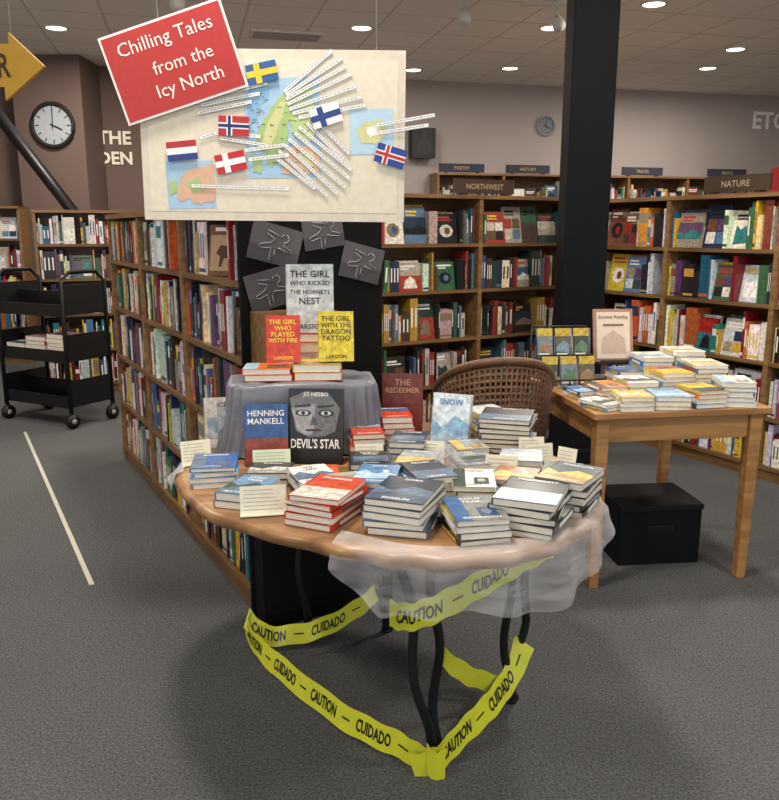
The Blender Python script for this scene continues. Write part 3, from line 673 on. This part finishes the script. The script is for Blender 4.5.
b=B(); b.box(I,-.185,.185,-.15,.15,0,.27,STEEL,C(16,16,18)); b.box(I,-.19,.19,-.156,.156,.25,.275,STEEL,C(24,24,26)); b.box(I,-.06,.06,-.153,-.15,.15,.18,METAL,C(8,8,8))
b.build('black_storage_box',T(1.175,3.47,0)@RZ(6),bevel=.006)

b=B(); CM=T(.45,3.42,0)@Matrix.Diagonal((.84,.84,1,1)); WC=C(112,78,52)
def rim(t,k=1):
    a=math.radians(155+t*230); h=.60+.31*math.sin(math.pi*t)**.7+.05*t; rr=.25+.05*k
    return Vector((rr*math.cos(a),rr*math.sin(a),0)),h
for k in range(20):
    f=k/19; b.tube(CM,[(lambda v,h:(v.x,v.y,.42+(h-.42)*f))(*rim(i/40,f)) for i in range(41)],.0085,WICK,WC,n=5)
for i in range(47):
    v0,h=rim(i/46,0); v1,_=rim(i/46,1); b.tube(CM,[(v0.x*1.01,v0.y*1.01,.40),(v1.x*1.01,v1.y*1.01,h)],.006,WICK,C(88,60,40),n=5)
b.tube(CM,[(lambda v,h:(v.x,v.y,h))(*rim(i/40,1)) for i in range(41)],.018,WICK,C(96,66,44),n=8)
N=32
ring=[(.27*math.cos(2*math.pi*i/N),.27*math.sin(2*math.pi*i/N)) for i in range(N)]
b.add([(x,y,.40) for x,y in ring]+[(x,y,.44) for x,y in ring],[tuple(range(N))[::-1],tuple(range(N,2*N))]+[(i,(i+1)%N,N+(i+1)%N,N+i) for i in range(N)],CM,WICK,WC)
for a in(45,135,225,315):
    c,s_=math.cos(math.radians(a)),math.sin(math.radians(a)); b.tube(CM,[(.27*c,.27*s_,0),(.22*c,.22*s_,.41)],.016,WICK,C(110,74,46))
b.tube(CM,[(.25*math.cos(2*math.pi*i/N),.25*math.sin(2*math.pi*i/N),.16) for i in range(N)],.01,WICK,WC,closed=True)
b.build('wicker_chair')

b=B(); KM=T(-2.58,6.12,0)@RZ(-28); K=C(16,16,18)
for x in(-.36,.36):
    b.tube(KM,[(x,-.2,.12),(x,-.2,1.08),(x,-.12,1.15),(x,.12,1.15),(x,.2,1.08),(x,.2,.12)],.016,METAL,K)
    b.box(KM,x-.006,x+.006,-.19,.19,.16,.36,METAL,K); b.box(KM,x-.006,x+.006,-.19,.19,.50,.70,METAL,K); b.box(KM,x-.006,x+.006,-.19,.19,.84,1.06,METAL,K)
    for y in(-.19,.19):
        b.tube(KM,[(x,y,.13),(x,y,.09)],.012,METAL,K); b.tube(KM,[(x-.014,y,.055),(x+.014,y,.055)],.055,METAL,C(14,14,14),n=18); b.tube(KM,[(x-.018,y,.055),(x+.018,y,.055)],.02,METAL,C(150,150,150),n=12)
for z in(.16,.50,.84):
    b.box(KM,-.35,.35,-.19,.19,z,z+.012,METAL,K); b.box(KM,-.35,.35,-.195,-.185,z-.01,z+.08,METAL,K); b.box(KM,-.35,.35,.185,.195,z-.01,z+.10,METAL,K); b.box(KM,-.35,.35,-.006,.006,z+.012,z+.16,METAL,K)
b.build('book_cart')
for dx,n in((.0,5),(.235,6),(-.22,3)):
    p=KM@Vector((dx,-.095,0)); stack('book_stack',p.x,p.y,.514,n,.21,.16,.03,-28,[C(226,220,200),C(200,190,160),C(180,90,60),C(214,210,200)],3,'')

w=bpy.data.worlds.new('world'); sc.world=w; w.use_nodes=True
w.node_tree.nodes['Background'].inputs[0].default_value=(.93,.95,.98,1); w.node_tree.nodes['Background'].inputs[1].default_value=1.4
cd=bpy.data.cameras.new('camera'); cd.lens=36; cd.sensor_width=36; co=bpy.data.objects.new('camera',cd); sc.collection.objects.link(co)
co.location=(0,0,1.45); co.rotation_euler=(math.radians(78),0,0); sc.camera=co
